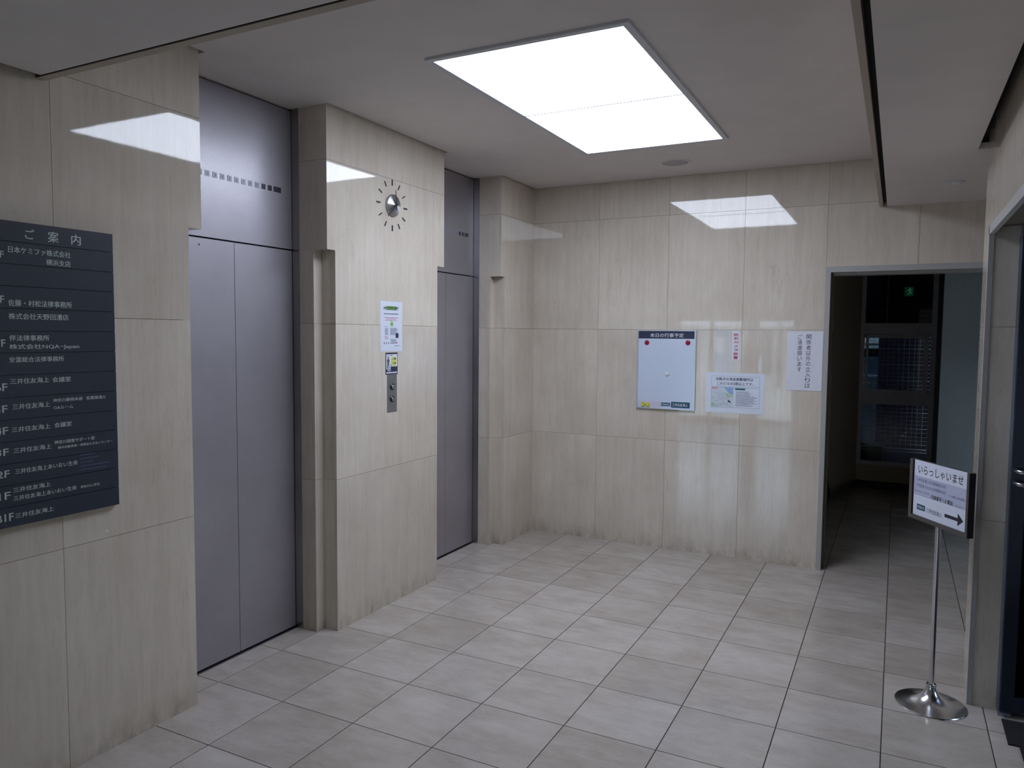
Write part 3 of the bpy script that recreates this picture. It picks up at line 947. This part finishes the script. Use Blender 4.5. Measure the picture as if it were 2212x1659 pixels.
text_fit('lettering', 'MS&AD', 'whiteplastic', a, 1, -0.0111, 0.797, 0.855, 1.123, 1.136, 0.01)
a = B().box(0.869, 1.013, -0.0106, -0.010, 1.107, 1.152).obj('name_tag', 'teal', t)
text_fit('lettering', '三井住友海上', 'whiteplastic', a, 1, -0.0111, 0.878, 0.997, 1.118, 1.142, 0.012)

def magnet(x, z, r, mat, label, name='magnet'):
    o = B().lathe([(0.0, 0.0), (r, 0.0), (r, -0.003), (r * 0.86, -0.0075), (r * 0.5, -0.0095), (0.0, -0.010)], 28, (0, 0, 0), 'y').obj(name, mat, None, True)
    o.location = (x, YB - 0.0103, z)
    tag(o, label, 'magnet', 'round magnets on the whiteboard')
    return o
magnet(0.669, 1.603, 0.0185, 'red', 'left red round magnet on the whiteboard under the header')
magnet(0.988, 1.606, 0.0185, 'red', 'right red round magnet on the whiteboard under the header')
magnet(0.834, 1.366, 0.0165, 'whiteplastic', 'white round magnet in the middle of the whiteboard')
for k, (x, z, lab) in enumerate(((0.650, 1.124, 'left yellow lobed magnet at the lower edge of the whiteboard'), (0.686, 1.121, 'right yellow lobed magnet at the lower edge of the whiteboard'))):
    m = B()
    for q in range(5):
        a = q * 2 * math.pi / 5 + 0.4 * k
        m.lathe([(0.0, 0.0), (0.010, 0.0), (0.009, -0.008), (0.0, -0.011)], 12, (0.008 * math.cos(a), 0, 0.009 * math.sin(a)), 'y')
    o = m.obj('magnet', 'yellow', None, True)
    o.location = (x, YB - 0.0115, z)
    tag(o, lab, 'magnet', 'round magnets on the whiteboard')

t = thing('camera_notice', 'narrow white strip with red vertical writing right of the whiteboard', 'notice', (0, YB, 0))
B().box(1.3125, 1.3675, -0.001, 0, 1.479, 1.697).obj('sheet', 'white', t)
zs_ = [(1.659, 1.679), (1.631, 1.652), (1.606, 1.622), (1.577, 1.594), (1.548, 1.566), (1.519, 1.540), (1.491, 1.511)]
for c, (a, b) in zip('防犯カメラ設置', zs_):
    text_fit('character', c, 'redink', t, 1, -0.0015, 1.324, 1.356, a, b, 0.03)

t = thing('notice', 'portrait white sign with two vertical lines of black writing beside the opening', 'notice', (0, YB, 0))
B().box(1.697, 1.9355, -0.003, 0, 1.276, 1.696).obj('sheet', 'white', t)
for n_, (s, xa, xb, zt) in enumerate((('関係者以外の立入りは', 1.825, 1.858, 1.675), ('ご遠慮願います', 1.768, 1.799, 1.673))):
    for k, c in enumerate(s):
        z1 = zt - 0.0384 * k
        w = 0.0
        if c in 'の':
            w = 0.002
        text_fit('character', c, 'black', t, 1, -0.0035, xa + w, xb - w, z1 - 0.033 + w, z1 - w, 0.006)

t = thing('evacuation_notice', 'laminated landscape notice with a street map under the red writing', 'notice', (0, YB, 0))
sh = B().prism([(1.127, 1.388), (1.553, 1.386), (1.549, 1.089), (1.130, 1.087)], 1, -0.0012, 0).obj('sheet', 'laminate', t)
def line_box(x0, x1, z0, z1, w=0.0012):
    m = B()
    m.box(x0, x1, -0.0018, -0.0012, z0, z0 + w).box(x0, x1, -0.0018, -0.0012, z1 - w, z1)
    m.box(x0, x0 + w, -0.0018, -0.0012, z0, z1).box(x1 - w, x1, -0.0018, -0.0012, z0, z1)
    return m.obj('border', 'midink', t)
line_box(1.170, 1.518, 1.285, 1.362)
line_box(1.170, 1.518, 1.129, 1.279)
text_fit('lettering', '当拠点の津波避難場所は', 'ink', t, 1, -0.0016, 1.201, 1.470, 1.329, 1.352, 0.018)
text_fit('lettering', 'このビルの5階以上です。', 'ink', t, 1, -0.0016, 1.211, 1.473, 1.296, 1.318, 0.018)
B().box(1.171, 1.332, -0.0016, -0.0012, 1.133, 1.278).obj('map', 'mapprint', t)
B().prism([(1.262, 1.278), (1.332, 1.278), (1.332, 1.222), (1.300, 1.236)], 1, -0.0018, -0.0016).obj('map_sea', 'skyprint', t)
B().prism([(1.171, 1.133), (1.210, 1.133), (1.190, 1.160), (1.171, 1.165)], 1, -0.0018, -0.0016).obj('map_park', 'palegreen', t)
B().prism([(1.270, 1.236), (1.318, 1.240), (1.330, 1.206), (1.290, 1.200)], 1, -0.00175, -0.0016).obj('map_park', 'palegreen', t)
r = random.Random(9)
rd = B()
for k in range(16):
    x, z = r.uniform(1.175, 1.30), r.uniform(1.14, 1.265)
    a = r.uniform(-0.6, 0.3)
    L = r.uniform(0.015, 0.05)
    dx, dz = L * math.cos(a), L * math.sin(a)
    rd.prism([(x, z), (min(1.33, x + dx), max(1.134, min(1.277, z + dz))), (min(1.33, x + dx), max(1.134, min(1.277, z + dz)) + 0.0011), (x, z + 0.0011)], 1, -0.002, -0.0018)
rd.obj('map_streets', 'midink', t)
rd = B()
for (x, z, x2, z2) in ((1.213, 1.225, 1.246, 1.208), (1.246, 1.196, 1.322, 1.182), (1.255, 1.199, 1.258, 1.172), (1.222, 1.205, 1.262, 1.190)):
    rd.prism([(x, z), (x2, z2), (x2, z2 + 0.0016), (x, z + 0.0016)], 1, -0.0022, -0.002)
rd.obj('map_route', 'pinkprint', t)
B().box(1.173, 1.214, -0.002, -0.0016, 1.266, 1.277).obj('map_label', 'pinkprint', t)
B().prism([(1.291, 1.176), (1.296, 1.186), (1.315, 1.172), (1.309, 1.163)], 1, -0.0022, -0.0016).obj('map_legend', 'navy', t)
B().box(1.344, 1.416, -0.0018, -0.0012, 1.262, 1.274).obj('heading_strip', 'teal', t)
m = B()
r = random.Random(4)
for k in range(17):
    z = 1.248 - k * 0.0066
    x = 1.350
    L = r.uniform(1.43, 1.508)
    while x < L:
        w = r.uniform(0.004, 0.010)
        m.box(x, x + w * 0.85, -0.0016, -0.0012, z, z + 0.0032 * r.uniform(0.6, 1))
        x += w
m.obj('print_line', 'midink', t)

# ================================================================ DIRECTION SIGN ON A STAND
SPX, SPY = 2.592, -1.886
t = thing('floor_sign_stand', 'chrome pole stand with trumpet base holding a white welcome sign with black arrow', 'sign', (SPX, SPY, 0))
B().lathe([(0.0, 0.0), (0.146, 0.0), (0.1465, 0.003), (0.144, 0.006), (0.120, 0.012), (0.090, 0.0185), (0.062, 0.029), (0.042, 0.043), (0.028, 0.060), (0.021, 0.074), (0.0185, 0.084)], 96).obj('base', 'chrome', t, True)
B().lathe([(0.0, 0.084), (0.0200, 0.084), (0.0215, 0.087), (0.0215, 0.094), (0.0195, 0.097), (0.0, 0.097)], 40).obj('collar', 'chrome', t, True)
B().lathe([(0.0, 0.097), (0.0115, 0.097), (0.0115, 0.83), (0.0, 0.83)], 32).obj('pole', 'chrome', t, True)
TH = math.radians(56.8)
# the sign head in its own frame: local x right along the face, local -y out of the face
hd = B()
W2, H2, T2 = 0.196, 0.138, 0.014
fw = 0.020
hd.box(-W2, -W2 + fw, -T2, T2, -H2, H2).box(W2 - fw * 0.7, W2, -T2, T2, -H2, H2).box(-W2 + fw, W2 - fw * 0.7, -T2, T2, -H2, -H2 + 0.018)
hd.box(-W2 + fw, W2 - fw * 0.7, -T2 + 0.008, T2, -H2 + 0.018, H2 - 0.001)
head = hd.obj('sign_frame', 'signgrey', t)
head.location = (0, 0, 0.954)
head.rotation_euler = (0, 0, -TH)
B().box(W2, W2 + 0.002, -T2, T2, -H2, H2).obj('side_cap', 'signdark', head)
px0, px1, pz0, pz1 = -W2 + fw, W2 - fw * 0.7, -H2 + 0.018, H2 - 0.001
yl = -T2 + 0.008
B().box(px0, px1, yl - 0.001, yl, pz0, pz1).obj('sign_panel', 'signpaper', head)
def U(u):
    return px0 + u * (px1 - px0)
def V(v):
    return pz1 - v * (pz1 - pz0)
B().box(px0, px1, yl - 0.0013, yl - 0.001, V(0.63), V(0.28)).obj('print_band', 'signband', head)
B().box(px0, px0 + 0.004, yl - 0.004, yl, pz0, pz1).obj('inner_lip', 'signdark', head)
B().box(px0, px1, yl - 0.004, yl, pz0 - 0.002, pz0 + 0.001).obj('inner_lip', 'signdark', head)
yt = yl - 0.0018
text_fit('lettering', 'いらっしゃいませ', 'black', head, 1, yt, U(0.09), U(0.92), V(0.235), V(0.075), 0.006)
text_fit('lettering', '三井住友海上火災保険株式会社', 'midink', head, 1, yt, U(0.06), U(0.63), V(0.375), V(0.315), 0.008)
text_fit('lettering', '三井住友海上あいおい生命保険株式会社', 'midink', head, 1, yt, U(0.06), U(0.63), V(0.475), V(0.415), 0.008)
text_fit('lettering', 'へ お越しのお客様へ', 'midink', head, 1, yt, U(0.68), U(0.985), V(0.49), V(0.445), 0.006)
text_fit('lettering', '誠に恐れ入りますが', 'midink', head, 1, yt, U(0.05), U(0.32), V(0.575), V(0.535), 0.008)
text_fit('lettering', '内線番号へお電話', 'black', head, 1, yt, U(0.36), U(0.755), V(0.62), V(0.545), 0.01)
text_fit('lettering', 'ください', 'midink', head, 1, yt, U(0.80), U(0.93), V(0.62), V(0.58), 0.004)
a = B().box(U(0.09), U(0.25), yl - 0.0015, yl - 0.001, V(0.885), V(0.785)).obj('name_tag', 'teal', head)
text_fit('lettering', 'MS&AD', 'whiteplastic', a, 1, yt, U(0.105), U(0.235), V(0.86), V(0.81), 0.01)
text_fit('lettering', '三井住友海上', 'ink', head, 1, yt, U(0.28), U(0.565), V(0.885), V(0.805), 0.004)
va, vc = 0.825, 0.028
B().prism([(U(0.62), V(va + vc)), (U(0.85), V(va + vc)), (U(0.85), V(va + 0.105)), (U(0.945), V(va)), (U(0.85), V(va - 0.105)), (U(0.85), V(va - vc)), (U(0.62), V(va - vc))], 1, yl - 0.0016, yl - 0.001).obj('arrow', 'black', head)

# ================================================================ ENTRANCE DOOR LEAF AND MAT
t = thing('glass_door', 'steel framed glass entrance door standing open at the right edge', 'door', (2.852, -1.884, 0), (0, 0, math.radians(12)))
B().box(0, 0.058, 0.0, 0.04, 0.03, 2.09).obj('stile', 'doorsteel', t, bevel=0.003)
B().box(0.84, 0.90, 0.0, 0.04, 0.03, 2.09).obj('stile', 'doorsteel', t, bevel=0.003)
B().box(0.058, 0.84, 0.002, 0.038, 0.03, 0.10).obj('rail', 'doorsteel', t)
B().box(0.058, 0.84, 0.002, 0.038, 2.01, 2.09).obj('rail', 'doorsteel', t)
B().box(0.058, 0.84, 0.016, 0.024, 0.10, 2.01).obj('pane', 'darkglass', t)
for z in (1.092, 1.038):
    B().tube([(0.020, 0.0, z), (0.020, -0.030, z), (0.030, -0.040, z), (0.150, -0.040, z)], 0.009, 12).obj('handle', 'chrome', t, True)
jb = B().box(2.852, 2.90, -1.86, RY0, 0, 2.14).obj('trim_4', 'doorsteel')
struct(jb, 'steel jamb post of the entrance')
mt = B().prism(mat_poly, 2, 0.0, 0.006).obj('doormat', 'mat')
tag(mt, 'black entrance mat with a stepped edge at the lower right', 'mat')

# ================================================================ PASSAGE BEYOND THE OPENING
GY = 2.3
GX = 2.762
pw = B()
pw.box(1.60, 1.80, YB + 0.16, 2.62, 0, 2.6)                                   # left side
pw.prism([(1.60, 2.62), (1.80, 2.62), (2.035, CB), (2.035, CB + 0.12), (1.60, CB + 0.12)], 2, 0, 2.6)
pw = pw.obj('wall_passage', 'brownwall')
struct(pw, 'dim brown side wall of the passage')
gw = B().box(GX, 3.4, GY, GY + 0.1, 0, 2.6).box(3.3, 3.4, 0.12, GY, 0, 2.6).obj('wall_passage', 'greywall')
struct(gw, 'grey green painted wall at the right of the passage')
dk = B().box(GX, GX + 0.05, GY + 0.1, CB, 0, 2.6).obj('trim_5', 'darkframe')
struct(dk, 'dark slate return beside the passage window')
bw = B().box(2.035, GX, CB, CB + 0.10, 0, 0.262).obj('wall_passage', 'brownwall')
struct(bw, 'low wall under the passage window')
bb = B().box(2.035, GX, CB - 0.014, CB, 0, 0.085).prism([(1.80, 2.62), (2.035, CB), (2.021, CB), (1.786, 2.62)], 2, 0, 0.085).obj('baseboard_passage', 'baseboard')
struct(bb, 'dark baseboard of the passage')
ss = B().prism([(1.35, 0.0), (2.75, 0.0), (2.70, 0.06), (1.75, 0.52), (1.35, 0.52)], 0, 1.80, 1.83).obj('trim_6', 'baseboard')
struct(ss, 'black sloping stair stringer at the left foot of the passage')
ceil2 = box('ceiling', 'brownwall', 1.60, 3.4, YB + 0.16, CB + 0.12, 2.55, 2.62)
struct(ceil2, 'dark passage ceiling')

# passage window
wn1 = B()
wn1.box(2.035, 2.075, CB, CB + 0.06, 0.262, 2.55).box(2.712, GX, CB, CB + 0.06, 0.262, 2.55)
wn1.box(2.075, 2.712, CB, CB + 0.06, 0.262, 0.300)
wn1.box(2.075, 2.712, CB - 0.01, CB + 0.06, 0.935, 1.070).box(2.075, 2.712, CB - 0.01, CB + 0.06, 1.695, 1.815)
wn1 = wn1.obj('window_1', 'winframe')
struct(wn1, 'tall grey framed passage window with wire mesh outside')
s = B()
s.box(2.090, 2.118, CB - 0.02, CB + 0.03, 1.075, 1.69).box(2.650, 2.695, CB - 0.02, CB + 0.03, 1.075, 1.69)
s.box(2.118, 2.650, CB - 0.02, CB + 0.03, 1.655, 1.69).box(2.118, 2.650, CB - 0.02, CB + 0.03, 1.075, 1.095)
s = s.obj('sash', 'winframe', wn1)
B().tube([(2.33, CB - 0.025, 1.105), (2.40, CB - 0.045, 1.102), (2.45, CB - 0.030, 1.100)], 0.005, 8).obj('latch', 'chrome', s, True)
box('pane', 'glass', 2.118, 2.650, CB + 0.002, CB + 0.008, 1.095, 1.655, wn1)
box('pane', 'glass', 2.075, 2.712, CB + 0.022, CB + 0.028, 0.300, 0.935, wn1)
box('pane', 'darkglass', 2.075, 2.712, CB + 0.022, CB + 0.028, 1.815, 2.55, wn1)
box('mullion', 'darkframe', 2.278, 2.292, CB + 0.01, CB + 0.04, 1.815, 2.55, wn1)

t = thing('wire_grille', 'galvanised wire mesh grille outside the passage window', 'grille', (0, CB + 0.16, 0))
g1 = B()
x = 2.06
while x < 2.76:
    g1.box(x, x + 0.0035, 0, 0.0035, 0.47, 1.75)
    x += 0.0505
g1.obj('upright_wires', 'wire', t)
g1 = B()
z = 0.49
k = 0
while z < 1.76:
    thick = 0.006 if k % 4 == 0 else 0.0028
    g1.box(2.06, 2.76, -0.003, 0.0, z, z + thick)
    z += 0.0435
    k += 1
g1.box(2.06, 2.76, -0.008, 0.004, 0.435, 0.447).box(2.06, 2.76, -0.008, 0.004, 0.405, 0.412)
g1.obj('cross_wires', 'wire', t)

t = thing('louvre_screen', 'dark horizontal louvre screen behind the wire mesh', 'screen', (0, 4.15, 0))
slat = B().prism([(-0.02, -0.022), (0.02, 0.004), (0.02, 0.010), (-0.02, -0.016)], 0, 2.235, 3.1).mesh('slat')
slat.materials.append(M['louver'])
z = 0.46
while z < 2.4:
    o = link('slat', slat, None, t)
    o.location = (0, 0, z)
    z += 0.055
B().box(2.20, 2.235, -0.02, 0.03, 0.0, 2.4).obj('post', 'louver', t)
B().box(2.235, 3.1, 0.02, 0.04, 0.0, 2.4).obj('backing', 'louver', t)

# dark box added to hold back sky light, slot left in its roof
lw = B().box(1.2, 1.3, CB + 0.12, 6.2, -0.08, 2.6).box(3.3, 3.4, CB + 0.12, 6.2, -0.08, 2.6).box(1.2, 3.4, 6.1, 6.2, -0.08, 2.7).box(1.2, 3.4, CB + 0.12, 5.65, 2.6, 2.7).box(1.2, 3.4, CB + 0.12, 6.2, -0.12, -0.02).obj('wall_sky_blocker', 'louver')
struct(lw, 'added box holding back sky light outside the passage window')

t = thing('parked_car', 'pale blue car side glimpsed through the left of the passage window', 'car', (0, 5.3, 0))
B().prism([(0.0, 0.25), (0.75, 0.25), (0.75, 1.02), (0.70, 1.10), (0.25, 1.16), (0.0, 1.16)], 0, 1.45, 2.235).obj('body', 'carblue', t, bevel=0.02)
B().prism([(0.10, 1.16), (0.65, 1.14), (0.55, 1.40), (0.20, 1.40)], 0, 1.45, 2.22).obj('cabin', 'carglass', t, bevel=0.02)
for z in (0.93, 1.05, 1.165):
    B().box(1.45, 2.235, -0.012, 0.0, z, z + 0.016).obj('trim_strip', 'whiteplastic', t)
t = thing('street_shutter', 'pale shuttered pane high at the left of the passage window', 'shutter', (0, 6.05, 0))
B().box(1.75, 2.165, 0.0, 0.04, 1.50, 1.66).obj('panel', 'carpale', t)
B().box(2.215, 2.262, 0.0, 0.04, 1.50, 1.58).obj('panel', 'carpale', t)
B().box(1.75, 2.165, -0.006, 0.0, 1.57, 1.58).obj('slat_line', 'darkframe', t)

t = thing('waste_bin', 'small grey bin topped with green plastic behind the lower passage pane', 'bin', (2.205, CB + 0.085, 0.302))
B().prism([(-0.065, 0.0), (0.075, 0.0), (0.088, 0.160), (-0.078, 0.160)], 1, -0.035, 0.035).obj('body', 'greybin', t, bevel=0.004)
m = B()
r = random.Random(12)
for k in range(9):
    a = r.uniform(-0.055, 0.085)
    w = r.uniform(0.015, 0.03)
    m.prism([(a - w, 0.158), (a + w, 0.160), (a + w * 0.5, 0.178 + r.random() * 0.03), (a - w * 0.3, 0.172 + r.random() * 0.015)], 1, r.uniform(-0.03, -0.01), r.uniform(0.0, 0.03))
m.obj('plastic_film', 'palegreenplastic', t)

t = thing('exit_sign_reflection', 'green exit sign reflection modelled as a hanging sign in the passage', 'sign', (2.490, CB - 0.02, 2.150))  # reflection in the upper glass built as a solid, faintly glowing sign
B().box(-0.046, 0.040, 0.0, 0.02, -0.047, 0.050).obj('housing', 'exitgreen', t)
m = B()
m.lathe([(0.0, -0.001), (0.0085, -0.001)], 12, (0.004, 0, 0.030), 'y')
for pts in ([(-0.008, 0.020), (0.008, 0.024), (0.014, 0.000), (0.0, -0.004)], [(0.002, 0.0), (0.012, -0.002), (-0.010, -0.036), (-0.018, -0.030)],
            [(0.006, 0.0), (0.014, 0.0), (0.022, -0.026), (0.013, -0.030)], [(-0.008, 0.020), (-0.004, 0.012), (-0.024, 0.002), (-0.026, 0.010)], [(0.008, 0.022), (0.010, 0.014), (0.026, 0.010), (0.026, 0.018)]):
    m.prism(pts, 1, -0.0012, 0.0)
m.obj('running_figure', 'exitwhite', t)
B().box(-0.004, 0.004, 0.006, 0.014, 0.050, 0.40).obj('added_hanger', 'darkframe', t)
